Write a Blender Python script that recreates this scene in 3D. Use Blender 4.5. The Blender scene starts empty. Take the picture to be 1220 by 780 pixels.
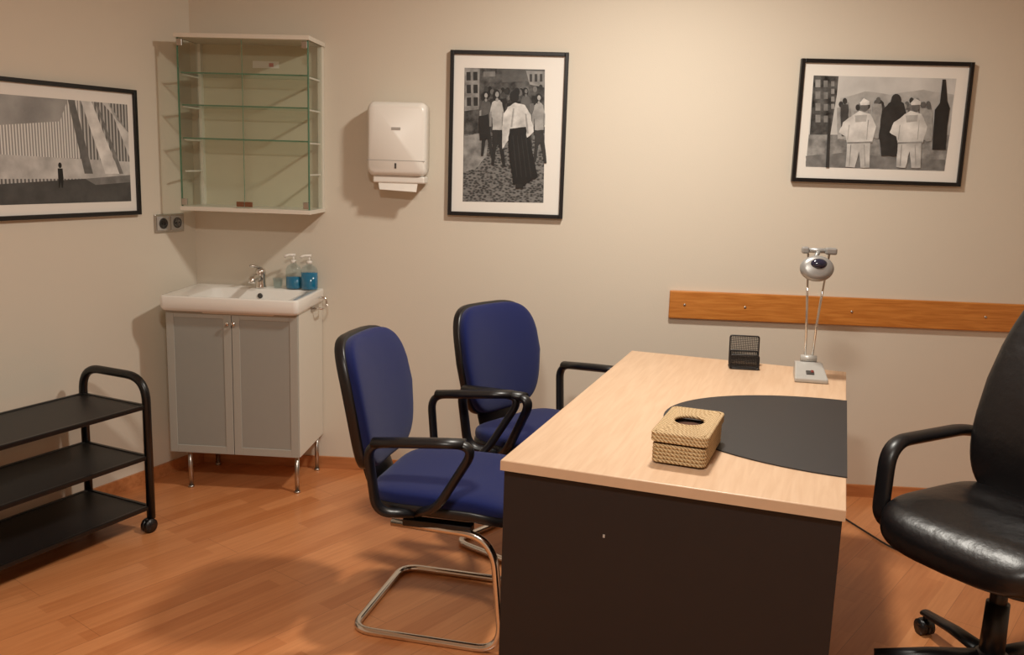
import bpy, bmesh, math, random
from mathutils import Vector, Matrix
random.seed(7)
S=bpy.context.scene
COL=S.collection

# ------------------------------------------------------------------ materials
def nodes_of(name):
    m=bpy.data.materials.new(name); m.use_nodes=True
    nt=m.node_tree; b=nt.nodes['Principled BSDF']
    return m,nt,b
def rgb(r,g,b):
    f=lambda c:(c/255/12.92) if c/255<=.04045 else ((c/255+.055)/1.055)**2.4
    return (f(r),f(g),f(b),1)
def mat(name,c,rough=.5,metal=0,var=.06,scale=30,bump=0,bscale=200,coat=0,spec=.5,sheen=0):
    m,nt,b=nodes_of(name)
    tc=nt.nodes.new('ShaderNodeTexCoord')
    n=nt.nodes.new('ShaderNodeTexNoise'); n.inputs['Scale'].default_value=scale; n.inputs['Detail'].default_value=3
    nt.links.new(tc.outputs['Object'],n.inputs['Vector'])
    mx=nt.nodes.new('ShaderNodeMix'); mx.data_type='RGBA'
    c=tuple(c)[:3]+(1,)
    mx.inputs[6].default_value=tuple(x*(1-var) for x in c[:3])+(1,)
    mx.inputs[7].default_value=tuple(min(1,x*(1+var)) for x in c[:3])+(1,)
    nt.links.new(n.outputs['Fac'],mx.inputs[0]); nt.links.new(mx.outputs[2],b.inputs['Base Color'])
    b.inputs['Roughness'].default_value=rough; b.inputs['Metallic'].default_value=metal
    b.inputs['Specular IOR Level'].default_value=spec
    if coat: b.inputs['Coat Weight'].default_value=coat
    if sheen:
        b.inputs['Sheen Weight'].default_value=sheen
    if bump:
        n2=nt.nodes.new('ShaderNodeTexNoise'); n2.inputs['Scale'].default_value=bscale; n2.inputs['Detail'].default_value=4
        nt.links.new(tc.outputs['Object'],n2.inputs['Vector'])
        bp=nt.nodes.new('ShaderNodeBump'); bp.inputs['Strength'].default_value=bump; bp.inputs['Distance'].default_value=.004
        nt.links.new(n2.outputs['Fac'],bp.inputs['Height']); nt.links.new(bp.outputs['Normal'],b.inputs['Normal'])
    return m
def glassmat(name,tint,base=.03,edge=.35,rough=.02):
    m=bpy.data.materials.new(name); m.use_nodes=True; nt=m.node_tree; nt.nodes.clear()
    o=nt.nodes.new('ShaderNodeOutputMaterial'); t=nt.nodes.new('ShaderNodeBsdfTransparent'); g=nt.nodes.new('ShaderNodeBsdfGlossy')
    t.inputs[0].default_value=tint; g.inputs['Roughness'].default_value=rough
    lw=nt.nodes.new('ShaderNodeLayerWeight'); lw.inputs[0].default_value=.25
    ma=nt.nodes.new('ShaderNodeMath'); ma.operation='MULTIPLY_ADD'; ma.inputs[1].default_value=edge; ma.inputs[2].default_value=base
    nt.links.new(lw.outputs['Facing'],ma.inputs[0])
    mx=nt.nodes.new('ShaderNodeMixShader')
    nt.links.new(ma.outputs[0],mx.inputs[0]); nt.links.new(t.outputs[0],mx.inputs[1]); nt.links.new(g.outputs[0],mx.inputs[2])
    nt.links.new(mx.outputs[0],o.inputs[0]); return m

def wood_mat(name,c1,c2,rough,rot=0,stretch=(1.2,14,14),scale=3,coat=0):
    m,nt,b=nodes_of(name)
    tc=nt.nodes.new('ShaderNodeTexCoord'); mp=nt.nodes.new('ShaderNodeMapping')
    mp.inputs['Rotation'].default_value=(0,0,rot); 
    mp2=nt.nodes.new('ShaderNodeMapping'); mp2.inputs['Scale'].default_value=stretch
    nt.links.new(tc.outputs['Object'],mp.inputs[0]); nt.links.new(mp.outputs[0],mp2.inputs[0])
    n=nt.nodes.new('ShaderNodeTexNoise'); n.inputs['Scale'].default_value=scale; n.inputs['Detail'].default_value=6; n.inputs['Distortion'].default_value=.6
    nt.links.new(mp2.outputs[0],n.inputs['Vector'])
    r=nt.nodes.new('ShaderNodeValToRGB'); r.color_ramp.elements[0].position=.35; r.color_ramp.elements[1].position=.65
    r.color_ramp.elements[0].color=c1; r.color_ramp.elements[1].color=c2
    nt.links.new(n.outputs['Fac'],r.inputs[0]); nt.links.new(r.outputs[0],b.inputs['Base Color'])
    b.inputs['Roughness'].default_value=rough
    if coat: b.inputs['Coat Weight'].default_value=coat; b.inputs['Coat Roughness'].default_value=.15
    return m

def floor_mat():
    m,nt,b=nodes_of('laminate_floor')
    L=nt.links.new
    tc=nt.nodes.new('ShaderNodeTexCoord'); mp=nt.nodes.new('ShaderNodeMapping')
    mp.inputs['Rotation'].default_value=(0,0,-math.radians(52))
    L(tc.outputs['Object'],mp.inputs[0])
    br=nt.nodes.new('ShaderNodeTexBrick'); br.offset=.37; br.offset_frequency=2
    br.inputs['Scale'].default_value=1; br.inputs['Brick Width'].default_value=.62; br.inputs['Row Height'].default_value=.066
    br.inputs['Mortar Size'].default_value=.0006; br.inputs['Mortar Smooth'].default_value=.5
    br.inputs['Color1'].default_value=(0,0,0,1); br.inputs['Color2'].default_value=(1,1,1,1); br.inputs['Mortar'].default_value=(.5,.5,.5,1)
    L(mp.outputs[0],br.inputs['Vector'])
    br2=nt.nodes.new('ShaderNodeTexBrick'); br2.offset=.5
    br2.inputs['Scale'].default_value=1; br2.inputs['Brick Width'].default_value=1.28; br2.inputs['Row Height'].default_value=.198
    br2.inputs['Mortar Size'].default_value=.0012; br2.inputs['Mortar Smooth'].default_value=.3
    br2.inputs['Color1'].default_value=(1,1,1,1); br2.inputs['Color2'].default_value=(1,1,1,1); br2.inputs['Mortar'].default_value=(.6,.55,.55,1)
    L(mp.outputs[0],br2.inputs['Vector'])
    mp2=nt.nodes.new('ShaderNodeMapping'); mp2.inputs['Scale'].default_value=(1.5,22,1); L(mp.outputs[0],mp2.inputs[0])
    n=nt.nodes.new('ShaderNodeTexNoise'); n.inputs['Scale'].default_value=3; n.inputs['Detail'].default_value=6; n.inputs['Distortion'].default_value=.4
    L(mp2.outputs[0],n.inputs['Vector'])
    mix=nt.nodes.new('ShaderNodeMix'); mix.data_type='FLOAT'; mix.inputs[0].default_value=.60
    sep=nt.nodes.new('ShaderNodeRGBToBW'); L(br.outputs['Color'],sep.inputs[0])
    L(sep.outputs[0],mix.inputs[2]); L(n.outputs['Fac'],mix.inputs[3])
    r=nt.nodes.new('ShaderNodeValToRGB')
    r.color_ramp.elements[0].position=.15; r.color_ramp.elements[1].position=.85
    r.color_ramp.elements[0].color=rgb(184,112,64); r.color_ramp.elements[1].color=rgb(220,150,98)
    L(mix.outputs[0],r.inputs[0])
    mul=nt.nodes.new('ShaderNodeMix'); mul.data_type='RGBA'; mul.blend_type='MULTIPLY'; mul.inputs[0].default_value=.8
    L(r.outputs[0],mul.inputs[6]); L(br2.outputs['Color'],mul.inputs[7]); L(mul.outputs[2],b.inputs['Base Color'])
    b.inputs['Roughness'].default_value=.28; b.inputs['Specular IOR Level'].default_value=.5
    return m

M={}
M['wall']=mat('wall_paint',rgb(218,209,193),.85,var=.015,scale=2,bump=.12,bscale=260)
M['ceil']=mat('ceiling_paint',rgb(232,229,222),.9,var=.02)
M['floor']=floor_mat()
M['base']=wood_mat('baseboard_wood',rgb(180,114,68),rgb(200,134,84),.4)
M['rail']=wood_mat('rail_oak',rgb(184,112,44),rgb(208,136,62),.4,stretch=(1.5,1,22),scale=4)
M['desk']=wood_mat('desk_maple',rgb(208,174,142),rgb(217,185,154),.38,stretch=(26,2,2),scale=2.5)
M['deskedge']=mat('desk_edge',rgb(196,166,136),.45)
M['panel']=mat('desk_panel_black',rgb(25,20,20),.55,var=.1)
M['pad']=mat('pad_leatherette',rgb(38,37,39),.5,bump=.15,bscale=500)
M['black']=mat('black_plastic',rgb(22,21,23),.36)
M['blackmetal']=mat('black_painted_metal',rgb(18,17,18),.3)
M['cartshelf']=mat('cart_shelf_black',rgb(24,22,23),.45,var=.12)
M['chrome']=mat('chrome',(.75,.73,.70),.14,1,var=.02)
M['steel']=mat('brushed_steel',(.55,.53,.50),.3,1,var=.05)
M['blue']=mat('blue_fabric',rgb(19,30,86),.92,var=.22,scale=300,bump=.5,bscale=900,spec=.2,sheen=.15)
M['leather']=mat('black_leather',rgb(20,18,19),.34,var=.15,scale=20,bump=.5,bscale=24,spec=.5)
M['white']=mat('white_lacquer',rgb(226,221,208),.35,var=.02)
M['backpanel']=mat('cabinet_back_cream',rgb(208,201,178),.5,var=.02)
M['ceramic']=mat('white_ceramic',rgb(240,238,232),.1,var=.01,coat=.5)
M['frost']=mat('frosted_glass',rgb(158,159,153),.28,var=.02)
M['doorframe']=mat('door_frame_grey',rgb(174,173,165),.4,var=.02)
M['glass']=glassmat('clear_glass',(.97,.985,.97,1),.02,.25)
M['sideglass']=glassmat('side_glass',(.93,.955,.93,1),.02,.25)
M['shelfglass']=glassmat('shelf_glass',(.93,.98,.95,1),.03,.3)
M['glassedge']=mat('glass_edge_green',rgb(96,136,112),.2)
M['plastic']=mat('white_plastic',rgb(236,232,224),.3,var=.01)
M['grey']=mat('silver_grey_plastic',rgb(182,180,175),.35,.2)
M['silver']=mat('silver_shell',rgb(158,157,155),.32,.45)
M['darkgrey']=mat('dark_grey_plastic',rgb(66,64,62),.4)
M['paper']=mat('paper_towel',rgb(240,236,228),.9)
M['mat']=mat('passepartout',rgb(236,233,226),.7,var=.01)
M['frame']=mat('black_frame',rgb(16,15,16),.35)
M['bluesoap']=mat('blue_soap',rgb(20,120,160),.15,coat=.6)
M['clearp']=glassmat('clear_plastic',(.90,.95,.96,1),.03,.3)
M['bulb']=mat('bulb_dark_blue',rgb(34,36,56),.12,coat=.6)
M['dark']=mat('dark_void',rgb(84,48,28),.9)
M['pink']=mat('sticker_pink',rgb(206,140,134),.6)
M['red']=mat('switch_red',rgb(120,40,30),.4)
M['brownwood']=mat('latch_brown',rgb(120,78,50),.5)

def wicker():
    m,nt,b=nodes_of('wicker_rope'); L=nt.links.new
    tc=nt.nodes.new('ShaderNodeTexCoord')
    w=nt.nodes.new('ShaderNodeTexWave'); w.inputs['Scale'].default_value=60; w.inputs['Distortion'].default_value=2.5; w.bands_direction='DIAGONAL'
    L(tc.outputs['Object'],w.inputs['Vector'])
    r=nt.nodes.new('ShaderNodeValToRGB'); r.color_ramp.elements[0].color=rgb(158,124,82); r.color_ramp.elements[1].color=rgb(218,190,146)
    r.color_ramp.elements[1].position=.6
    L(w.outputs['Fac'],r.inputs[0]); L(r.outputs[0],b.inputs['Base Color'])
    bp=nt.nodes.new('ShaderNodeBump'); bp.inputs['Strength'].default_value=.7; bp.inputs['Distance'].default_value=.004
    L(w.outputs['Fac'],bp.inputs['Height']); L(bp.outputs['Normal'],b.inputs['Normal'])
    b.inputs['Roughness'].default_value=.7
    return m
M['wicker']=wicker()

# ------------------------------------------------------------------ mesh helpers
def empty(name,loc=(0,0,0),rz=0,parent=None):
    e=bpy.data.objects.new(name,None); COL.objects.link(e); e.location=loc; e.rotation_euler=(0,0,rz); e.empty_display_size=.1
    if parent: e.parent=parent
    return e
def mk(name,verts,faces,m,parent=None,smooth=True,loc=(0,0,0),rot=(0,0,0)):
    me=bpy.data.meshes.new(name); me.from_pydata([tuple(v) for v in verts],[],faces); me.update()
    bm=bmesh.new(); bm.from_mesh(me); bmesh.ops.recalc_face_normals(bm,faces=bm.faces); bm.to_mesh(me); bm.free()
    me.materials.append(m)
    for p in me.polygons: p.use_smooth=smooth
    o=bpy.data.objects.new(name,me); COL.objects.link(o); o.location=loc; o.rotation_euler=rot
    if parent: o.parent=parent
    return o
def box(name,lo,hi,m,parent=None,bev=0,rot=(0,0,0),seg=2):
    c=[(a+b)/2 for a,b in zip(lo,hi)]; h=[abs(b-a)/2 for a,b in zip(lo,hi)]
    bm=bmesh.new(); bmesh.ops.create_cube(bm,size=2)
    for v in bm.verts: v.co=Vector((v.co.x*h[0],v.co.y*h[1],v.co.z*h[2]))
    if bev: bmesh.ops.bevel(bm,geom=bm.edges[:],offset=min(bev,min(h)*.95),segments=seg,affect='EDGES',profile=.5)
    me=bpy.data.meshes.new(name); bm.to_mesh(me); bm.free(); me.materials.append(m)
    o=bpy.data.objects.new(name,me); COL.objects.link(o); o.location=c; o.rotation_euler=rot
    if parent: o.parent=parent
    return o
def sweep(name,pts,rx,m,parent=None,ry=None,ref=None,closed=False,seg=12,radii=None):
    pts=[Vector(p) for p in pts]; ry=ry or rx; n=len(pts); V=[];F=[]
    prev=None
    for i,p in enumerate(pts):
        if closed: t=(pts[(i+1)%n]-pts[i-1]).normalized()
        else: t=(pts[min(i+1,n-1)]-pts[max(i-1,0)]).normalized()
        if ref is not None: a=Vector(ref)
        elif prev is None: a=Vector((0,0,1)) if abs(t.z)<.9 else Vector((1,0,0))
        else: a=prev
        a=(a-t*a.dot(t)).normalized(); prev=a; b=t.cross(a)
        k=radii[i] if radii else 1
        for j in range(seg):
            th=2*math.pi*j/seg
            V.append(p+a*rx*k*math.cos(th)+b*ry*k*math.sin(th))
    R=n if closed else n-1
    for i in range(R):
        for j in range(seg):
            i2=(i+1)%n; j2=(j+1)%seg
            F.append((i*seg+j,i*seg+j2,i2*seg+j2,i2*seg+j))
    if not closed:
        F.append(tuple(range(seg))[::-1]); F.append(tuple((n-1)*seg+j for j in range(seg)))
    return mk(name,V,F,m,parent)
def fillet(pts,r,n=6,closed=False):
    pts=[Vector(p) for p in pts]; out=[]; N=len(pts)
    for i,p in enumerate(pts):
        if not closed and i in(0,N-1): out.append(p); continue
        a=pts[i-1]; b=pts[(i+1)%N]; rr=r[i] if isinstance(r,(list,tuple)) else r
        da=a-p; db=b-p; d=min(rr,da.length*.49,db.length*.49)
        A=p+da.normalized()*d; B=p+db.normalized()*d
        for k in range(n+1):
            t=k/n; out.append(A*(1-t)**2+p*2*t*(1-t)+B*t*t)
    return out
def cyl(name,p0,p1,r,m,parent=None,r2=None,seg=20):
    p0=Vector(p0);p1=Vector(p1); r2=r if r2 is None else r2
    return sweep(name,[p0,p1],r,m,parent,seg=seg,radii=[1,r2/r])
def lathe(name,prof,m,parent=None,loc=(0,0,0),rot=(0,0,0),seg=28,sx=1,sy=1):
    V=[];F=[]
    for r,z in prof:
        for j in range(seg):
            a=2*math.pi*j/seg; V.append((r*math.cos(a)*sx,r*math.sin(a)*sy,z))
    for i in range(len(prof)-1):
        for j in range(seg):
            j2=(j+1)%seg; F.append((i*seg+j,i*seg+j2,(i+1)*seg+j2,(i+1)*seg+j))
    F.append(tuple(range(seg))); F.append(tuple((len(prof)-1)*seg+j for j in range(seg)))
    return mk(name,V,F,m,parent,loc=loc,rot=rot)
def pw(c,e): return math.copysign(abs(c)**e,c)
def supere(name,c,h,e1,e2,m,parent=None,deform=None,nu=40,nv=22,power_y=None):
    """superellipsoid: e1 = profile across the local z axis, e2 = plan shape"""
    V=[];F=[]
    for i in range(nv+1):
        ph=-math.pi/2+math.pi*i/nv
        for j in range(nu):
            th=2*math.pi*j/nu
            v=Vector((h[0]*pw(math.cos(ph),e1)*pw(math.cos(th),e2),h[1]*pw(math.cos(ph),e1)*pw(math.sin(th),e2),h[2]*pw(math.sin(ph),e1)))
            V.append(v)
    for i in range(nv):
        for j in range(nu):
            j2=(j+1)%nu; F.append((i*nu+j,i*nu+j2,(i+1)*nu+j2,(i+1)*nu+j))
    W=[]
    for v in V:
        if deform: v=deform(v)
        W.append(v+Vector(c))
    o=mk(name,W,F,m,parent)
    bm=bmesh.new(); bm.from_mesh(o.data); bmesh.ops.remove_doubles(bm,verts=bm.verts,dist=1e-5); bm.to_mesh(o.data); bm.free()
    for p in o.data.polygons:p.use_smooth=True
    return o
def rrect(cx,cy,hx,hy,r,z,n=6):
    out=[]
    for (sx,sy,a0) in ((1,1,0),(-1,1,90),(-1,-1,180),(1,-1,270)):
        for k in range(n+1):
            a=math.radians(a0+90*k/n)
            out.append(Vector((cx+sx*(hx-r)+r*math.cos(a),cy+sy*(hy-r)+r*math.sin(a),z)))
    return out
def loft(name,rings,m,parent=None,cap0=True,cap1=True,smooth=True,loc=(0,0,0),rot=(0,0,0)):
    n=len(rings[0]);V=[v for r in rings for v in r];F=[]
    for i in range(len(rings)-1):
        for j in range(n):
            j2=(j+1)%n;F.append((i*n+j,i*n+j2,(i+1)*n+j2,(i+1)*n+j))
    if cap0:F.append(tuple(range(n))[::-1])
    if cap1:F.append(tuple((len(rings)-1)*n+j for j in range(n)))
    return mk(name,V,F,m,parent,smooth,loc,rot)
def prism(name,poly,z0,z1,m,parent=None):
    n=len(poly);V=[(x,y,z0) for x,y in poly]+[(x,y,z1) for x,y in poly]
    F=[tuple(range(n))[::-1],tuple(range(n,2*n))]+[(i,(i+1)%n,n+(i+1)%n,n+i) for i in range(n)]
    return mk(name,V,F,m,parent,smooth=False)

# ------------------------------------------------------------------ frames of reference
MB=-.0666; YB=4.1522; XC=-1.4876; AL=.45
e=Vector((1,MB,0)).normalized(); ANG_B=math.atan2(e.y,e.x)
C=Vector((XC,YB+MB*XC,0)); dl=Vector((-math.sin(AL),-math.cos(AL),0))
ANG_L=math.atan2(-dl.y,-dl.x)
H=2.55
def on_back(name): return empty(name,(0,YB,0),ANG_B)
def on_left(name): return empty(name,tuple(C),ANG_L)

# ------------------------------------------------------------------ room shell
Bk=Vector((2.9,YB+MB*2.9,0)); P1=C+dl*3.4; P2=Vector((P1.x,-1.3,0)); P3=Vector((2.9,-1.3,0))
def wallseg(name,a,b,out,z0=0,z1=H,t=.12,m=None):
    a=Vector(a);b=Vector(b);o=Vector(out).normalized()*t
    V=[a,b,b+o,a+o]; V=[(v.x,v.y,z0) for v in V]+[(v.x,v.y,z1) for v in V]
    F=[(0,1,2,3),(4,5,6,7),(0,1,5,4),(1,2,6,5),(2,3,7,6),(3,0,4,7)]
    return mk(name,V,F,m or M['wall'],smooth=False)
nb=Vector((-e.y,e.x,0)); nl=Vector((-math.cos(AL),math.sin(AL),0))
wallseg('wall_back',C,Bk,nb)
wallseg('wall_left',P1,C,nl)
wallseg('wall_side_left',P2,P1,(-1,0,0))
wallseg('wall_front',P2,P3,(0,-1,0))
wallseg('wall_right',P3,Bk,(1,0,0))
fo=[(P2.x-.12,P2.y-.12),(P3.x+.12,P3.y-.12),(Bk.x+.12,Bk.y+.12),(C.x-.06,C.y+.12),(P1.x-.12,P1.y+.06)]
prism('floor',fo,-.06,0,M['floor'])
prism('ceiling',fo,H,H+.06,M['ceil'])
wallseg('baseboard_back',C+e*.01,Bk,-nb,0,.058,.012,M['base'])
wallseg('baseboard_left',P1,C-nl*.0,-nl,0,.058,.012,M['base'])
# wooden wall guard rail
r=on_back('trim_1')
box('oak_board',(.712,-.022,.805),(2.85,0,.93),M['rail'],r,.004)
for s in (.78,1.05,1.52,2.1): lathe('screw_cap',[(.006,0),(.006,.003),(.003,.004)],M['steel'],r,(s,-.021,.868),(math.pi/2,0,0),12)

# ------------------------------------------------------------------ framed photographs
def tex_grey(name,a,b,scale,kind='noise',stretch=(1,1,1)):
    m,nt,bs=nodes_of(name);L=nt.links.new
    tc=nt.nodes.new('ShaderNodeTexCoord');mp=nt.nodes.new('ShaderNodeMapping');mp.inputs['Scale'].default_value=stretch
    L(tc.outputs['Object'],mp.inputs[0])
    if kind=='noise': n=nt.nodes.new('ShaderNodeTexNoise');n.inputs['Detail'].default_value=5;out='Fac'
    elif kind=='voronoi': n=nt.nodes.new('ShaderNodeTexVoronoi');out='Distance'
    else: n=nt.nodes.new('ShaderNodeTexWave');out='Fac'
    n.inputs['Scale'].default_value=scale;L(mp.outputs[0],n.inputs['Vector'])
    r=nt.nodes.new('ShaderNodeValToRGB');r.color_ramp.elements[0].position=.3;r.color_ramp.elements[1].position=.7
    r.color_ramp.elements[0].color=(a,a,a*.97,1);r.color_ramp.elements[1].color=(b,b,b*.97,1)
    L(n.outputs[out],r.inputs[0]);L(r.outputs[0],bs.inputs['Base Color']);bs.inputs['Roughness'].default_value=.5
    return m
def gmat(v,sc=26):
    k='g%.3f_%d'%(v,sc)
    if k not in M: M[k]=tex_grey('photo_grey_%03d'%int(v*1000),v*.68,min(.9,v*1.25),sc)
    return M[k]
class Pic:
    def __init__(s,parent,x0,z0,w,h,img,corners):
        s.p=parent;s.x0=x0;s.z0=z0;s.w=w;s.h=h;s.c=corners;s.n=0
        fw=.017
        box('frame_left',(x0,-.026,z0),(x0+fw,-.002,z0+h),M['frame'],parent,.002)
        box('frame_right',(x0+w-fw,-.026,z0),(x0+w,-.002,z0+h),M['frame'],parent,.002)
        box('frame_top',(x0+fw,-.026,z0+h-fw),(x0+w-fw,-.002,z0+h),M['frame'],parent,.002)
        box('frame_bottom',(x0+fw,-.026,z0),(x0+w-fw,-.002,z0+fw),M['frame'],parent,.002)
        box('mount_board',(x0+fw*.5,-.014,z0+fw*.5),(x0+w-fw*.5,-.003,z0+h-fw*.5),M['mat'],parent)
    def map(s,q):   # print-image coordinates -> print plane
        (ax,ay),(bx,by),(cx,cy),(dx,dy)=s.c
        v=(q[1]-ay)/(dy-ay)
        for _ in range(3):
            lx=ax+(dx-ax)*v;rx=bx+(cx-bx)*v;u=(q[0]-lx)/(rx-lx)
            ty=ay+(by-ay)*u;bby=dy+(cy-dy)*u;v=(q[1]-ty)/(bby-ty)
        return s.x0+u*s.w,s.z0+(1-v)*s.h
    def rect(s,n,q0,q1,m): s.poly(n,[q0,(q1[0],q0[1]),q1,(q0[0],q1[1])],m)
    def poly(s,n,pts,m):
        s.n+=1;y=-.0145-.00005*s.n
        V=[(lambda a:(a[0],y,a[1]))(s.map(q)) for q in pts]
        mk(n,V,[tuple(range(len(V)))],m,s.p,smooth=False)
    def blob(s,n,c,rx,ry,m,k=14,rot=0):
        s.poly(n,[(c[0]+rx*math.cos(t)*math.cos(rot)-ry*math.sin(t)*math.sin(rot),c[1]+rx*math.cos(t)*math.sin(rot)+ry*math.sin(t)*math.cos(rot)) for t in [2*math.pi*i/k for i in range(k)]],m)
    def rag(s,n,pts,m,j=.7):   # polygon with an irregular, cloth-like outline
        out=[]
        for i,a in enumerate(pts):
            b=pts[(i+1)%len(pts)]
            for t in (0,.33,.66):
                out.append((a[0]+(b[0]-a[0])*t+random.uniform(-j,j)*(t>0),a[1]+(b[1]-a[1])*t+random.uniform(-j,j)*(t>0)))
        s.poly(n,out,m)

cobble=tex_grey('photo_cobble',.03,.20,70,'voronoi',(1,1,1.8))
crowd=tex_grey('photo_crowd',.005,.13,32)
facade=tex_grey('photo_facade',.12,.5,20,'wave',(1,1,.05))
softlight=tex_grey('photo_sky',.50,.66,8)
midg=tex_grey('photo_mid',.14,.36,30)

r=on_back('framed_photograph')
P=Pic(r,-.307,1.2346,.52,.72,None,[(540,58),(678.5,64),(668,262),(533,255)])
P.poly('print',[(556,79),(650,83),(646,242),(551,239)],crowd)
P.poly('street',[(554,158),(649,150),(646,242),(551,239)],cobble)
P.rag('street_light',[(554,160),(585,156),(580,185),(566,200),(553,203)],midg)
P.poly('stone_house',[(556,79),(574,80),(572,128),(555,130)],midg)
for i in range(2):
    for j in range(3): P.rect('window_dark',(558+i*8,84+j*15),(563+i*8,94+j*15),gmat(.02))
P.poly('far_wall',[(600,81),(650,83),(649,104),(628,96),(600,97)],gmat(.10))
P.poly('shop',[(628,84),(650,85),(649,104),(632,100)],gmat(.26))
for i in range(3): P.rect('shop_window',(632+i*6,88),(635+i*6,97),gmat(.04))
P.rect('sign',(578,84),(592,90),gmat(.2))
for k in range(22):
    x=random.uniform(576,648);y=random.uniform(101,118)
    P.blob('crowd_head',(x,y),random.uniform(2,3.4),random.uniform(3,4.4),gmat(random.choice([.008,.02,.05,.14])),10)
for k in range(14):
    x=random.uniform(577,645);y=random.uniform(116,126)
    P.rag('crowd_body',[(x-4,y),(x+3,y-1),(x+5,y+18),(x+2,y+42),(x-3,y+40),(x-4,y+20)],gmat(random.choice([.01,.02,.04,.07,.13])),.9)
def walker(x,y,s,top,leg,hair=.01,skin=.38,stride=4):
    P.rag('walker_legs',[(x-5*s,y+36*s),(x+5*s,y+36*s),(x+7*s,y+58*s),(x+(5+stride)*s,y+82*s),(x+(2+stride)*s,y+82*s),(x+1.5*s,y+56*s),(x-1*s,y+60*s),(x-4*s,y+80*s),(x-7*s,y+80*s),(x-5*s,y+56*s)],gmat(leg),.3)
    P.rag('walker_top',[(x-5*s,y+9*s),(x-1,y+6*s),(x+2,y+6*s),(x+6*s,y+9*s),(x+8*s,y+22*s),(x+5.5*s,y+26*s),(x+6*s,y+40*s),(x-5*s,y+40*s),(x-5*s,y+26*s),(x-8*s,y+24*s)],gmat(top),.5)
    P.blob('walker_hair',(x,y+1),4.2*s,6.6*s,gmat(hair)); P.blob('walker_face',(x+.8,y),2.1*s,3.2*s,gmat(skin)); P.blob('walker_neck',(x+.6,y+6*s),1.6*s,2.2*s,gmat(skin*.8))
    P.poly('walker_arm',[(x-8*s,y+20*s),(x-5.6*s,y+19*s),(x-6*s,y+36*s),(x-8.5*s,y+36*s)],gmat(skin*.8))
    P.poly('walker_arm',[(x+8*s,y+20*s),(x+6*s,y+19*s),(x+5.4*s,y+34*s),(x+7.5*s,y+34*s)],gmat(skin*.7))
walker(580,112,.9,.09,.02); walker(593,111,1.05,.45,.015); walker(642,116,.95,.36,.03); walker(627,108,.8,.10,.03,skin=.2)
P.rag('girl_bag',[(572,136),(583,134),(586,163),(573,165)],gmat(.012))
P.rag('woman_skirt',[(607,150),(628,148),(634,180),(640,210),(630,216),(622,222),(611,219),(607,185)],gmat(.006),.8)
for i in range(4): P.poly('skirt_fold',[(611+i*5,160),(612+i*5,160),(616+i*5.5,210),(615+i*5.5,211)],gmat(.02))
P.rag('woman_blouse',[(606,126),(615,121),(626,124),(633,136),(636,156),(628,163),(627,150),(608,152),(606,166),(599,176),(599,150),(601,134)],gmat(.62),.6)
P.poly('blouse_fold',[(612,128),(614,128),(611,150),(609,150)],gmat(.35)); P.poly('blouse_fold',[(626,134),(628,135),(630,158),(628,158)],gmat(.35))
P.blob('woman_hair',(614,114),5.4,7.4,gmat(.01)); P.blob('woman_bun',(617,107),3,3.4,gmat(.01))
P.poly('woman_shoe',[(614,218),(622,219),(623,224),(614,224)],gmat(.01))

r=on_back('framed_photograph')
P=Pic(r,1.207,1.4333,.72,.52,None,[(953,69),(1160,74),(1143.5,223),(940,217)])
P.poly('print',[(968,89),(1139,93),(1125,204),(958,199)],softlight)
P.rag('haze_hills',[(1000,116),(1030,108),(1060,112),(1100,106),(1136,112),(1131,162),(1000,162)],tex_grey('photo_haze',.34,.5,20))
P.poly('pavement',[(962,160),(1131,160),(1125,204),(958,199)],midg)
P.rag('pavement_dark',[(958,186),(1000,182),(1050,186),(1126,190),(1125,203),(958,198)],gmat(.2))
P.poly('old_house',[(968,89),(998,90),(996,112),(992,135),(988,160),(963,160)],crowd)
for i in range(4): P.rect('house_window',(970,94+i*14),(976,103+i*14),gmat(.3)); P.rect('house_window',(980,95+i*14),(985,103+i*14),gmat(.22)); P.rect('house_window',(989,96+i*9),(993,102+i*9),gmat(.26))
for k in range(26):
    x=random.uniform(990,1116);y=random.uniform(118,128);g=random.choice([.06,.12,.2,.35])
    P.rag('crowd_body',[(x-5,y+4),(x+4,y+4),(x+5,y+24),(x+3,y+42),(x-4,y+42)],gmat(g),1)
    P.blob('crowd_head',(x,y),2.8,3.8,gmat(random.choice([.04,.12,.3])),10)
P.rag('dark_coat',[(1050,132),(1058,122),(1066,116),(1076,122),(1080,140),(1074,186),(1049,186),(1046,160)],gmat(.03))
P.blob('dark_head',(1067,118),6,7,gmat(.03))
P.poly('monument',[(1122,94),(1126,94),(1128,120),(1131,128),(1128,150),(1126,178),(1110,178),(1113,130),(1119,122)],gmat(.02))
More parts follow.
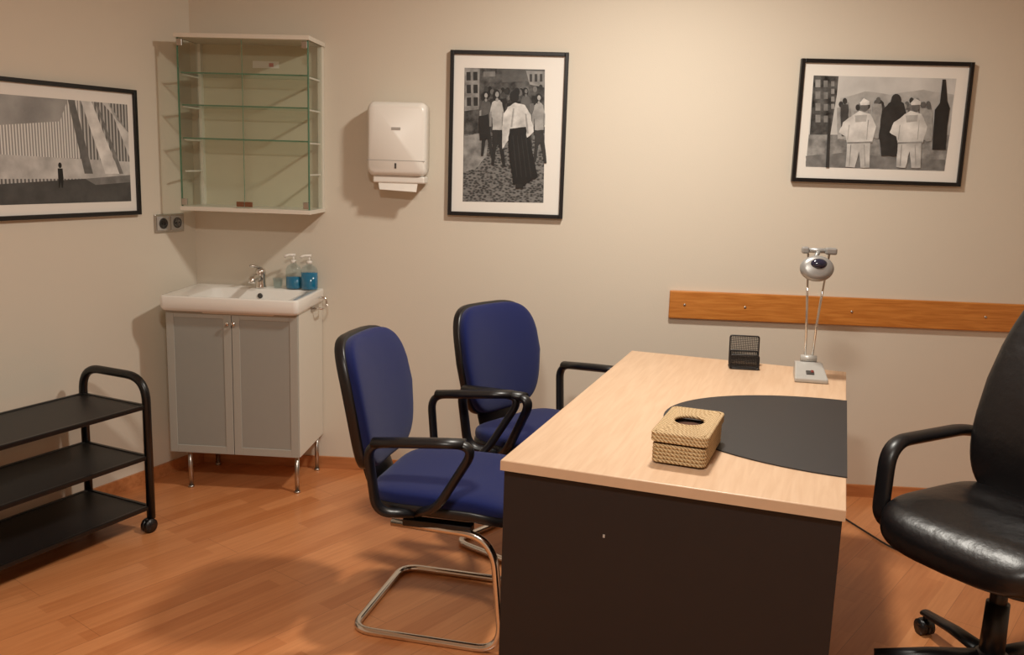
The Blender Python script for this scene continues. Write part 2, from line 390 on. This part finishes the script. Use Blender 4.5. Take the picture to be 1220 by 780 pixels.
def sailor(x):
    P.rag('sailor_trousers',[(x-15,168),(x+13,168),(x+12,200),(x+1,200),(x-1,180),(x-6,200),(x-17,199)],gmat(.58,16),.5)
    P.rag('sailor_jacket',[(x-10,138),(x,131),(x+13,135),(x+20,150),(x+15,170),(x-15,171),(x-17,162),(x-25,157),(x-20,145)],gmat(.72,14),.6)
    P.poly('jacket_fold',[(x-13,148),(x-12,148),(x-14,166),(x-15,166)],gmat(.4)); P.poly('jacket_fold',[(x+10,142),(x+11,142),(x+9,166),(x+8,166)],gmat(.4))
    P.poly('jacket_hem',[(x-15,169),(x+15,168),(x+15,170),(x-15,171)],gmat(.28))
    P.poly('trouser_fold',[(x+5,172),(x+6,172),(x+7,198),(x+6,198)],gmat(.35)); P.poly('trouser_fold',[(x-11,172),(x-10,172),(x-12,198),(x-13,198)],gmat(.35))
    P.rag('sailor_collar',[(x-6,137),(x+9,136),(x+8,144),(x-5,145)],gmat(.5,16),.3)
    P.blob('sailor_head',(x+6,126),4.8,6.2,gmat(.15)); P.rag('sailor_cap',[(x,122),(x+5,116),(x+12,120),(x+12,124),(x+1,124.5)],gmat(.7),.2)
sailor(1023); sailor(1084)
P.poly('lamp_post',[(985,140),(988,140),(986,200),(982,200)],gmat(.03))

r=on_left('framed_photograph')
class Pic2(Pic):
    def map(s,q): return q
P=Pic2(r,-1.05,1.2075,.72,.52,None,None)
X0,X1,Z0,Z1=-.99,-.375,1.265,1.665
P.poly('print',[(X0,Z0),(X1,Z0),(X1,Z1),(X0,Z1)],facade)
P.poly('light_wall',[(X0,1.44),(-.62,1.44),(-.60,Z1),(X0,Z1)],tex_grey('photo_columns',.3,.75,26,'wave',(1,1,.02)))
P.poly('upper_mass',[(X0,1.55),(-.70,1.58),(-.66,Z1),(X0,Z1)],gmat(.34,8))
P.poly('white_floor',[(X0,1.36),(X1,1.36),(X1,1.43),(X0,1.45)],gmat(.55,12))
P.poly('slant_beam',[(-.60,Z1),(-.55,Z1),(-.43,1.38),(-.50,1.38)],gmat(.7,14))
P.poly('slant_beam',[(-.50,Z1),(-.47,Z1),(-.375,1.45),(-.375,1.55)],gmat(.65,14))
P.poly('slant_shade',[(-.66,Z1),(-.63,Z1),(-.56,1.38),(-.60,1.38)],gmat(.14))
P.poly('slant_shade',[(-.535,Z1),(-.525,Z1),(-.41,1.38),(-.43,1.38)],gmat(.2))
P.poly('ground',[(X0,Z0),(X1,Z0),(X1,1.37),(-.60,1.36),(X0,1.34)],gmat(.07,16))
P.poly('ground_light',[(-.60,1.36),(X1,1.375),(X1,1.345),(-.55,1.335)],gmat(.18))
P.poly('walker_body',[(-.722,1.40),(-.700,1.40),(-.698,1.36),(-.703,1.325),(-.709,1.325),(-.711,1.35),(-.717,1.325),(-.722,1.325),(-.722,1.36)],gmat(.005))
P.blob('walker_head',(-.711,1.412),.008,.011,gmat(.005))

# ------------------------------------------------------------------ glass wall cabinet
r=on_back('glass_wall_cabinet')
x0,x1,z0,z1,D=-1.45,-.878,1.245,1.955,.24
t=.007
for n,a in (('left',x0),('right',x1-t)):
    box('glass_side_'+n,(a,-D+.008,z0),(a+t,-.034,z1),M['sideglass'],r)
    box('side_front_edge_'+n,(a,-D+.0065,z0),(a+t,-D+.008,z1),M['glassedge'],r)
for a in (x0,x1-.020): box('back_post',(a,-.034,z0),(a+.020,-.001,z1),M['white'],r,.001)
box('top_board',(x0-.006,-D-.008,z1),(x1+.006,-.001,z1+.018),M['white'],r,.001)
box('bottom_board',(x0-.004,-D-.004,z0-.018),(x1+.004,-.001,z0),M['white'],r,.001)
box('back_panel',(x0+.02,-.008,z0),(x1-.02,-.001,z1),M['backpanel'],r)
mid=(x0+x1)/2
box('glass_door_left',(x0+.003,-D,z0+.004),(mid-.002,-D+.005,z1-.004),M['glass'],r)
box('glass_door_right',(mid+.002,-D,z0+.004),(x1-.003,-D+.005,z1-.004),M['glass'],r)
for s in (mid-.0018,x0+.0022,x1-.0032): box('door_edge',(s,-D-.0004,z0+.004),(s+.0010,-D+.0052,z1-.004),M['glassedge'],r)
for i,z in enumerate((1.40,1.535,1.675,1.81)):
    if i:
        box('glass_shelf',(x0+t,-D+.03,z),(x1-t,-.012,z+.006),M['shelfglass'],r)
        box('shelf_edge',(x0+t,-D+.028,z),(x1-t,-D+.030,z+.006),M['glassedge'],r)
    for xx in (x0+t,x1-t-.008):
        box('shelf_bracket',(xx,-D+.04,z-.007),(xx+.008,-.04,z-.001),M['plastic'],r)
for s in (x0+.016,x1-.016):
    for z in (z0+.02,z1-.02): box('hinge',(s-.012,-D-.004,z-.014),(s+.012,-D+.012,z+.014),M['steel'],r,.002)
box('door_latch',(mid-.035,-D-.01,z0+.006),(mid-.002,-D-.001,z0+.028),M['brownwood'],r,.002)
box('door_latch',(mid+.002,-D-.01,z0+.006),(mid+.035,-D-.001,z0+.028),M['brownwood'],r,.002)
box('paper_label',(-1.20,-.0100,1.858),(-1.08,-.0085,1.888),M['plastic'],r)
box('paper_label_print',(-1.125,-.0108,1.864),(-1.105,-.0101,1.880),M['pink'],r)

# ------------------------------------------------------------------ sink cabinet
r=on_back('sink_cabinet')
x0,x1=-1.472,-.892; zb,zt=.17,.815; D=.385
box('side_left',(x0,-D+.02,zb),(x0+.016,-.004,zt),M['white'],r,.001)
box('side_right',(x1-.016,-D+.02,zb),(x1,-.004,zt),M['white'],r,.001)
box('bottom_board',(x0+.016,-D+.02,zb),(x1-.016,-.004,zb+.016),M['white'],r)
box('back_board',(x0+.016,-.01,zb+.016),(x1-.016,-.004,zt),M['white'],r)
mid=(x0+x1)/2
for a,b,n in ((x0+.001,mid-.0015,'door_left'),(mid+.0015,x1-.001,'door_right')):
    w=.034;zz0,zz1=zb+.003,zt-.003
    box(n+'_stile_a',(a,-D,zz0),(a+w,-D+.018,zz1),M['doorframe'],r,.0015)
    box(n+'_stile_b',(b-w,-D,zz0),(b,-D+.018,zz1),M['doorframe'],r,.0015)
    box(n+'_rail_top',(a+w,-D,zz1-w),(b-w,-D+.018,zz1),M['doorframe'],r,.0015)
    box(n+'_rail_bottom',(a+w,-D,zz0),(b-w,-D+.018,zz0+w),M['doorframe'],r,.0015)
    box(n+'_frosted_pane',(a+w,-D+.003,zz0+w),(b-w,-D+.010,zz1-w),M['frost'],r)
for s in (mid-.014,mid+.014):
    lathe('knob',[(.004,0),(.004,.012),(.009,.014),(.009,.02),(.004,.022)],M['chrome'],r,(s,-D,zt-.055),(math.pi/2,0,0),14)
for s in (x0+.075,x1-.02):
    for y in (-D+.035,-.04):
        cyl('leg',(s,y,.006),(s,y,zb),.010,M['steel'],r); cyl('leg_foot',(s,y,0),(s,y,.008),.013,M['steel'],r)
# basin
ZB=.875
cx=(x0+x1)/2-.0; hw=.302; cy=-.212; hd=.208
B=[rrect(cx,cy,hw-.03,hd-.025,.02,.806),rrect(cx,cy,hw-.006,hd-.006,.02,.812),rrect(cx,cy,hw-.001,hd-.001,.02,.824),rrect(cx,cy,hw,hd,.02,ZB-.007),rrect(cx,cy,hw-.004,hd-.004,.018,ZB),rrect(cx,cy,hw-.014,hd-.012,.016,ZB)]
bx,by,bw,bd=cx+.03,cy-.035,.215,.150
B+=[rrect(bx,by,bw+.008,bd+.008,.04,ZB-.003),rrect(bx,by,bw,bd,.04,ZB-.010),rrect(bx,by,bw-.012,bd-.012,.05,.80),rrect(bx,by,bw-.06,bd-.05,.04,.765),rrect(bx,by,.03,.03,.029,.760)]
loft('basin',B,M['ceramic'],r)
lathe('drain',[(.022,0),(.022,.003),(.012,.004)],M['chrome'],r,(bx,by,.761))
lathe('overflow_ring',[(.012,0),(.012,.003),(.007,.004)],M['darkgrey'],r,(bx,by+bd-.007,.842),(math.pi/2,0,0),14)
# faucet
fx,fy=bx-.01,-.065; dz=ZB-.860
lathe('faucet_body',[(.026,0),(.026,.006),(.023,.012),(.022,.06),(.025,.075),(.020,.088),(.006,.092)],M['chrome'],r,(fx,fy,.858+dz))
sweep('faucet_spout',fillet([(fx,fy,.895+dz),(fx,fy-.06,.918+dz),(fx,fy-.115,.910+dz),(fx,fy-.118,.893+dz)],.02),.015,M['chrome'],r)
sweep('faucet_lever',[(fx,fy,.948+dz),(fx-.01,fy-.03,.960+dz),(fx-.015,fy-.075,.966+dz)],.012,M['chrome'],r,ry=.006,ref=(1,0,0))
# towel hook on the side of basin
sweep('towel_hook',fillet([(x1+.004,-.10,.845),(x1+.045,-.10,.845),(x1+.05,-.10,.805),(x1+.05,-.17,.805),(x1+.004,-.17,.805)],.015),.005,M['chrome'],r)
box('towel_hook_plate',(x1+.0,-.19,.79),(x1+.006,-.08,.857),M['steel'],r,.002)

def bottle(s,off,hgt,body,liquid,fill,rad):
    r=on_back('soap_dispenser_bottle'); q=empty('bottle_body',(s,-off,ZB+.0005),0,r)
    lathe('liquid',[(rad*.9,.002),(rad*.97,.006),(rad*.97,fill)],liquid,q,sy=.75)
    lathe('shell',[(rad*.92,0),(rad,.005),(rad,hgt*.75),(rad*.8,hgt*.9),(.012,hgt),(.012,hgt+.008)],body,q,sy=.75)
    lathe('collar',[(.013,0),(.013,.012),(.008,.014)],M['plastic'],q,(0,0,hgt+.004),seg=16)
    cyl('pump_stem',(0,0,hgt+.014),(0,0,hgt+.038),.004,M['plastic'],q)
    sweep('pump_nozzle',fillet([(.010,0,hgt+.041),(-.02,-.01,hgt+.041),(-.036,-.02,hgt+.034)],.008),.006,M['plastic'],q)
bottle(-1.008,.062,.114,M['clearp'],M['bluesoap'],.055,.036)
bottle(-.932,.07,.114,M['clearp'],M['bluesoap'],.078,.039)
r=on_back('drinking_glass')
lathe('tumbler',[(.018,0),(.023,.045),(.0215,.045),(.0165,.004)],M['clearp'],r,(-1.085,-.055,ZB+.0005))

# ------------------------------------------------------------------ towel dispenser
r=on_back('paper_towel_dispenser')
x0,x1=-.655,-.395
ring=lambda y,k,zt,zb_:[Vector((v.x,y,v.y)) for v in rrect((x0+x1)/2,(zt+zb_)/2,(x1-x0)/2-k,(zt-zb_)/2-k,.028,0)]
loft('housing',[ring(-.001,.002,1.72,1.405),ring(-.09,0,1.722,1.40),ring(-.118,.003,1.718,1.402),ring(-.128,.012,1.71,1.41)],M['plastic'],r)
box('seam',(x0+.002,-.1285,1.468),(x1-.002,-.127,1.471),M['grey'],r)
box('label',(-.545,-.1295,1.60),(-.505,-.128,1.612),M['grey'],r)
box('level_window',(-.53,-.1295,1.435),(-.522,-.128,1.458),M['darkgrey'],r)
box('dispensing_chute',(x0+.025,-.11,1.372),(x1-.006,-.01,1.402),M['plastic'],r,.006)
sw=[(-.61,-.10,1.385),(-.43,-.10,1.385),(-.435,-.115,1.335),(-.60,-.112,1.342)]
mk('paper_sheet',sw+[(x,y+.004,z) for x,y,z in sw],[(0,1,2,3),(4,5,6,7),(0,1,5,4),(1,2,6,5),(2,3,7,6),(3,0,4,7)],M['paper'],r,smooth=False)

# ------------------------------------------------------------------ power outlet
r=on_left('power_outlet')
box('plate',(-.245,-.010,1.122),(-.078,-.001,1.203),M['steel'],r,.003)
for s in (-.203,-.122):
    box('socket_module',(s-.034,-.014,1.131),(s+.034,-.009,1.194),M['grey'],r,.003)
    lathe('socket_recess',[(.024,0),(.024,.002),(.020,.002),(.019,-.006)],M['darkgrey'],r,(s,-.014,1.1625),(math.pi/2,0,0))
    for d in(-.009,.009): lathe('pin_hole',[(.003,0),(.003,.002)],M['black'],r,(s+d,-.0165,1.1625),(math.pi/2,0,0),8)

# ------------------------------------------------------------------ utility cart
r=empty('utility_cart',(-1.40,3.40,0),ANG_L)   # local x towards the corner, local y towards the left wall
Lc,Dc=.68,.35
for x in (-.0,-Lc):
    pth=fillet([(x,0,.055),(x,0,.622),(x,Dc,.622),(x,Dc,.055)],.10,10)
    sweep('end_loop',pth,.0165,M['blackmetal'],r)
for z in (.103,.307,.510):
    box('shelf',(-Lc+.01,.006,z-.006),(-.01,Dc-.006,z+.002),M['cartshelf'],r,.002)
    box('shelf_lip_front',(-Lc,-.004,z-.012),(0,.010,z+.006),M['blackmetal'],r,.003)
    box('shelf_lip_back',(-Lc,Dc-.010,z-.012),(0,Dc+.004,z+.006),M['blackmetal'],r,.003)
    box('shelf_lip_end',(-.012,.0,z-.012),(.004,Dc,z+.006),M['blackmetal'],r,.003)
    box('shelf_lip_end',(-Lc-.004,.0,z-.012),(-Lc+.012,Dc,z+.006),M['blackmetal'],r,.003)
for x in (0,-Lc):
    for y in (0,Dc):
        cyl('caster_stem',(x,y,.03),(x,y,.07),.009,M['black'],r)
        cyl('caster_wheel',(x-.012,y-.016,.028),(x-.012,y-.001,.028),.028,M['black'],r)
        cyl('caster_wheel',(x-.012,y+.001,.028),(x-.012,y+.016,.028),.028,M['black'],r)
        box('caster_hood',(x-.03,y-.010,.03),(x+.01,y+.010,.054),M['black'],r,.006)

# ------------------------------------------------------------------ desk
DX,DY,DA=-.018,2.203,.341
W,L=.822,1.52
desk=empty('office_desk',(DX,DY,0),-DA)   # local x along short side (a), local y along length (b)
ZT=.74
box('top',(0,0,ZT-.027),(W,L,ZT),M['desk'],desk,.002)
box('top_edge_front',(0,-.002,ZT-.0265),(W,.0,ZT-.0015),M['deskedge'],desk)
box('end_panel',(.006,.012,0),(W-.006,.034,ZT-.027),M['panel'],desk,.001)
box('end_panel',(.006,L-.034,0),(W-.006,L-.012,ZT-.027),M['panel'],desk,.001)
box('modesty_panel',(.30,.034,.30),(.318,L-.034,ZT-.027),M['panel'],desk)
box('panel_screw',(.27,.0105,.575),(.275,.012,.583),M['grey'],desk)
# desk pad
pad=empty('desk_pad',(DX,DY,ZT+.0005),-DA)
pp=[]
for k in range(41):
    t=math.pi*k/40
    pp.append((.824-.525*math.sin(t),.635-.405*math.cos(t)))
prism('pad_sheet',pp,0,.003,M['pad'],pad)

# tissue box
TA,TB=.426,.268
tb=empty('wicker_tissue_box',(DX+TA*math.cos(DA)+TB*math.sin(DA),DY-TA*math.sin(DA)+TB*math.cos(DA),ZT+.0045),-DA-.03)
hx,hy=.069,.134; rr=.0055
box('inner_box',(-hx+.006,-hy+.006,.001),(hx-.006,hy-.006,.050),M['dark'],tb)
for i in range(5): sweep('coil',rrect(0,0,hx-rr,hy-rr,.012,rr+i*.0096,4),rr,M['wicker'],tb,closed=True,seg=8)
for i in range(3): sweep('lid_coil',rrect(0,0,hx+.004-rr,hy+.004-rr,.012,.055+rr*.8+i*.0082,4),rr,M['wicker'],tb,closed=True,seg=8)
N=7; ZL=.0775; K=64
for i in range(N):
    k=i/(N-1); pts=[]
    for j in range(K):
        a=2*math.pi*j/K; c,s=math.cos(a),math.sin(a); q=(abs(c)**8+abs(s)**8)**(1/8)
        bpt=Vector(((hx-.004-rr)*c/q,(hy-.004-rr)*s/q,ZL)); el=Vector((.043*c,.050*s,ZL+.002))
        pts.append(bpt.lerp(el,k))
    last=i==N-1
    sweep('lid_top_coil',pts,.0048,M['wicker'],tb,closed=True,seg=8,ry=.0052 if last else .0085,ref=(0,0,1))
lathe('lid_opening',[(1,0),(1,.001)],M['dark'],tb,(0,0,.066),seg=24,sx=.043,sy=.052)

# mesh holder
mh=empty('mesh_card_holder',(.882,3.40,ZT+.0005),ANG_B-.05)
def wire_panel(name,p,ux,uz,w,h,nx,nz,r=.0009,fr=.0028):
    ux=Vector(ux);uz=Vector(uz);p=Vector(p)
    V=[];F=[]
    def bar(a,b):
        t=(b-a).normalized(); s=(t.cross(Vector((0,1,0))) if abs(t.y)<.9 else Vector((1,0,0))).normalized()*r; q=Vector((0,1,0))*r
        k=len(V); 
        for c in (a,b):
            V.extend([c+s+q,c-s+q,c-s-q,c+s-q])
        F.extend([(k,k+1,k+5,k+4),(k+1,k+2,k+6,k+5),(k+2,k+3,k+7,k+6),(k+3,k,k+4,k+7)])
    for i in range(1,nx): bar(p+ux*w*i/nx,p+ux*w*i/nx+uz*h)
    for i in range(1,nz): bar(p+uz*h*i/nz,p+uz*h*i/nz+ux*w)
    mk(name+'_wires',V,F,M['black'],mh,smooth=False)
    sweep(name+'_frame',fillet([p,p+ux*w,p+ux*w+uz*h,p+uz*h],.008,4,True),fr,M['black'],mh,closed=True,seg=8)
uzt=Vector((0,.16,1)).normalized()
wire_panel('back',(-.05,.0,.004),(1,0,0),uzt,.108,.112,22,22)
wire_panel('middle',(-.052,-.035,.004),(1,0,0),uzt,.104,.062,22,13)
wire_panel('front',(-.052,-.062,.004),(1,0,0),uzt,.104,.05,22,11)
wire_panel('bottom',(-.052,-.062,.004),(1,0,0),(0,1,0),.104,.062,20,3)
for sx in (-.052,.054): sweep('side_rod',[(sx,-.062,.004),(sx,.0,.004)],.002,M['black'],mh,seg=8)

# desk lamp
dl_=empty('desk_lamp',(1.082,3.235,ZT+.0005),-.18)
bw=.058
prof=[(-.085,0),(.06,0),(.06,.050),(.02,.055),(-.085,.016)]
V=[(-bw,y,z) for y,z in prof]+[(bw,y,z) for y,z in prof]; n=5
V=[(x*(.82 if y>0 else 1),y,z) for x,y,z in V]
o=mk('base',V,[tuple(range(n))[::-1],tuple(range(n,2*n))]+[(i,(i+1)%n,n+(i+1)%n,n+i) for i in range(n)],M['grey'],dl_,smooth=False)
bv=o.modifiers.new('b','BEVEL');bv.width=.005;bv.segments=3
box('switch',(-.016,-.06,.020),(.012,-.038,.034),M['darkgrey'],dl_,.002,rot=(.35,0,0))
box('switch_button',(.0,-.055,.030),(.010,-.042,.038),M['red'],dl_,.002,rot=(.35,0,0))
cyl('hinge_block',(-.028,.035,.065),(.028,.035,.065),.013,M['grey'],dl_)
for sx in (-1,1):
    sweep('arm_rod',[(sx*.012,.035,.06),(sx*.018,.035,.2),(sx*.036,.02,.45)],.0042,M['chrome'],dl_,seg=8)
cyl('top_bar',(-.058,.015,.462),(.058,.015,.462),.009,M['silver'],dl_)
box('top_bar_cap',(.020,-.005,.450),(.060,.03,.474),M['silver'],dl_,.006)
box('top_bar_cap',(-.060,-.005,.450),(-.035,.03,.474),M['silver'],dl_,.006)
hd=empty('head',(-.012,-.045,.402),0,dl_); hd.rotation_euler=(math.radians(72),0,0)
lathe('reflector_shell',[(.012,-.034),(.035,-.031),(.050,-.014),(.0575,.004),(.057,.014),(.048,.022),(.036,.026)],M['silver'],hd,sy=.80)
lathe('lamp_glass',[(.028,.0),(.0275,.008),(.018,.014),(.001,.016)],M['bulb'],hd,(0.004,.014,.018),sy=.66)
sweep('head_yoke',fillet([(-.012,-.03,.42),(-.012,.0,.44),(0,.015,.462)],.01),.008,M['silver'],dl_)

# power cord (runs on the floor behind the desk)
sweep('power_cord',fillet([(1.30,3.90,.006),(1.44,3.84,.006),(1.50,3.62,.006),(1.56,3.40,.006),(1.75,3.25,.006),(2.0,3.2,.006)],.12,8),.0038,M['black'],None,seg=8)

# ------------------------------------------------------------------ visitor chairs
def visitor(loc,rz):
    r=empty('visitor_chair',loc,rz)
    def dseat(v):
        v=v.copy(); 
        if v.x>.08: v.z-= (v.x-.08)**2*1.3
        v.z+= .10*v.y*v.y
        return v
    supere('seat_cushion',(.01,0,.455),(.235,.235,.038),.55,.42,M['blue'],r,dseat)
    supere('seat_shell',(.01,0,.425),(.238,.238,.028),.5,.42,M['black'],r,dseat)
    def dback(off):
        def f(v):
            # v local: x width, y height (plan), z thickness
            y=v.x; z=v.y; x=v.z
            y*=1-.16*max(0,-z/.22)-.10*max(0,z/.22)**2
            x=x+.62*y*y-.35*(z+.04)**2*(1 if z>-.04 else .3)
            p=Vector((x+off,y,z))
            a=math.radians(9)
            return Vector((p.x*math.cos(a)-p.z*math.sin(a),p.y,p.x*math.sin(a)+p.z*math.cos(a)))
        return f
    supere('backrest_cushion',(-.268,0,.716),(.222,.212,.033),.5,.45,M['blue'],r,dback(0),nu=48)
    supere('backrest_shell',(-.268,0,.716),(.229,.220,.026),.4,.45,M['black'],r,dback(-.026),nu=48)
    sweep('back_bracket',fillet([(-.295,0,.66),(-.272,0,.50),(-.235,0,.405),(-.05,0,.40)],.08,8),.11,M['black'],r,ry=.014,ref=(0,1,0),seg=16)
    box('under_plate',(-.13,-.16,.385),(.13,.16,.402),M['black'],r,.004)
    for s in (-1,1):
        pth=fillet([(-.06,s*.225,.418),(-.155,s*.283,.43),(-.180,s*.30,.65),(.160,s*.30,.680),(.03,s*.272,.46),(-.05,s*.215,.418)],[0,.05,.055,.075,.12,0],8)
        sweep('armrest',pth,.021,M['black'],r,ry=.0135,ref=(0,1,0),seg=14)
        pad_=fillet([(-.160,s*.30,.654),(-.01,s*.30,.669),(.120,s*.30,.678)],.05,6)
        sweep('armrest_pad',pad_,.026,M['black'],r,ry=.015,ref=(0,1,0),seg=14)
    w=.236; q=.0125
    pth=[(-.14,w-.045,.366),(.19,w-.025,.366),(.235,w,q),(-.255,w,q),(-.255,-w,q),(.235,-w,q),(.19,-w+.025,.366),(-.14,-w+.045,.366)]
    sweep('cantilever_frame',fillet(pth,[0,.10,.09,.07,.07,.09,.10,0],10),q,M['chrome'],r,seg=14)
    for s in (-1,1): box('frame_mount',(-.10,s*.19-.02,.366),(.12,s*.19+.02,.388),M['black'],r,.003)
    return r
visitor((-.175,2.838,0),math.radians(-13))
visitor((.150,3.385,0),math.radians(-40))

# ------------------------------------------------------------------ executive chair
def exec_chair(loc,rz):
    r=empty('executive_office_chair',loc,rz)
    def dseat(v):
        v=v.copy(); 
        if v.x>.10: v.z-=(v.x-.10)**2*1.2
        v.z+=.25*v.y*v.y
        v.z+=.003*math.sin(v.x*38+v.y*6)*(1 if v.z>0 else 0)*(1-min(1,(abs(v.y)/.24)**4))
        return v
    supere('seat_cushion',(.02,0,.482),(.270,.265,.066),.6,.42,M['leather'],r,dseat,nu=72,nv=36)
    supere('seat_pan',(.0,0,.410),(.22,.22,.025),.5,.4,M['black'],r)
    def dback(v):
        y=v.x;z=v.y;x=v.z
        y*=1-.20*max(0,z/.36)**1.6
        x=x+.35*y*y+.02*math.cos((z+.15)*7)
        a=math.radians(14)
        return Vector((x*math.cos(a)-z*math.sin(a),y,x*math.sin(a)+z*math.cos(a)))
    supere('backrest',(-.285,0,.845),(.265,.375,.058),.6,.5,M['leather'],r,dback,nu=72,nv=30)
    sweep('back_bracket',fillet([(-.33,0,.66),(-.30,0,.42),(-.05,0,.39)],.08,8),.04,M['black'],r,ry=.008,ref=(0,1,0))
    for s in (-1,1):
        pth=fillet([(-.31,s*.27,.66),(-.20,s*.30,.685),(.155,s*.30,.685),(.185,s*.285,.44),(.08,s*.235,.415)],[0,.05,.08,.06,0],8)
        sweep('armrest',pth,.028,M['black'],r,ry=.018,ref=(0,1,0),seg=14)
    box('mechanism',(-.11,-.07,.345),(.09,.07,.388),M['black'],r,.01)
    cyl('gas_column',(0,0,.21),(0,0,.35),.024,M['black'],r); cyl('column_shroud',(0,0,.07),(0,0,.27),.036,M['black'],r,r2=.032)
    lathe('hub',[(.05,0),(.055,.02),(.05,.05),(.035,.06)],M['black'],r,(0,0,.06))
    for i in range(5):
        a=math.radians(99+72*i)-rz
        u=Vector((math.cos(a),math.sin(a),0))
        sweep('base_leg',[u*.03+Vector((0,0,.100)),u*.17+Vector((0,0,.092)),u*.32+Vector((0,0,.072))],.028,M['black'],r,ry=.016,ref=(-u.y,u.x,0),radii=[1.1,.9,.7])
        c=u*.315; s_=Vector((-u.y,u.x,0))
        cyl('caster_stem',c+Vector((0,0,.03)),c+Vector((0,0,.075)),.008,M['black'],r)
        for k in (-1,1): cyl('caster_wheel',c+s_*k*.004+Vector((0,0,.026)),c+s_*k*.022+Vector((0,0,.026)),.026,M['black'],r)
        supere('caster_hood',tuple(c+Vector((0,0,.040))),(.026,.026,.014),1,1,M['black'],r,nu=16,nv=8)
    return r
exec_chair((1.43,2.46,0),math.radians(210))

# ------------------------------------------------------------------ lights
def lamp(loc,power,size,color=(1,.94,.84)):
    r=empty('ceiling_downlight',loc)
    lathe('trim_ring',[(size/2+.02,0),(size/2+.02,-.008),(size/2,-.010),(size/2,0)],M['white'],r,(0,0,0))
    l=bpy.data.lights.new('downlight','AREA'); l.shape='DISK'; l.size=size; l.energy=power; l.color=color
    o=bpy.data.objects.new('downlight',l); COL.objects.link(o); o.parent=r; o.location=(0,0,-.014)
lamp((.55,2.95,H),37,.20)
lamp((-.2,.7,H),46,.30)
w=bpy.data.worlds.new('world'); S.world=w; w.use_nodes=True
w.node_tree.nodes['Background'].inputs[0].default_value=(.9,.85,.8,1); w.node_tree.nodes['Background'].inputs[1].default_value=.05

# ------------------------------------------------------------------ camera
f,p,rl,h=1086.25,.1796,.0313,1.4797
cam=bpy.data.cameras.new('camera'); co=bpy.data.objects.new('camera',cam); COL.objects.link(co)
cam.sensor_fit='HORIZONTAL'; cam.sensor_width=36; cam.lens=f/1220*36; cam.clip_start=.02
Fv=Vector((0,math.cos(p),-math.sin(p)));U=Vector((0,math.sin(p),math.cos(p)));R=Vector((1,0,0))
Rr=R*math.cos(rl)+U*math.sin(rl);Ur=-R*math.sin(rl)+U*math.cos(rl)
mtx=Matrix((Rr,Ur,-Fv)).transposed().to_4x4(); mtx.translation=Vector((0,0,h)); co.matrix_world=mtx
S.camera=co
S.view_settings.view_transform='Standard'
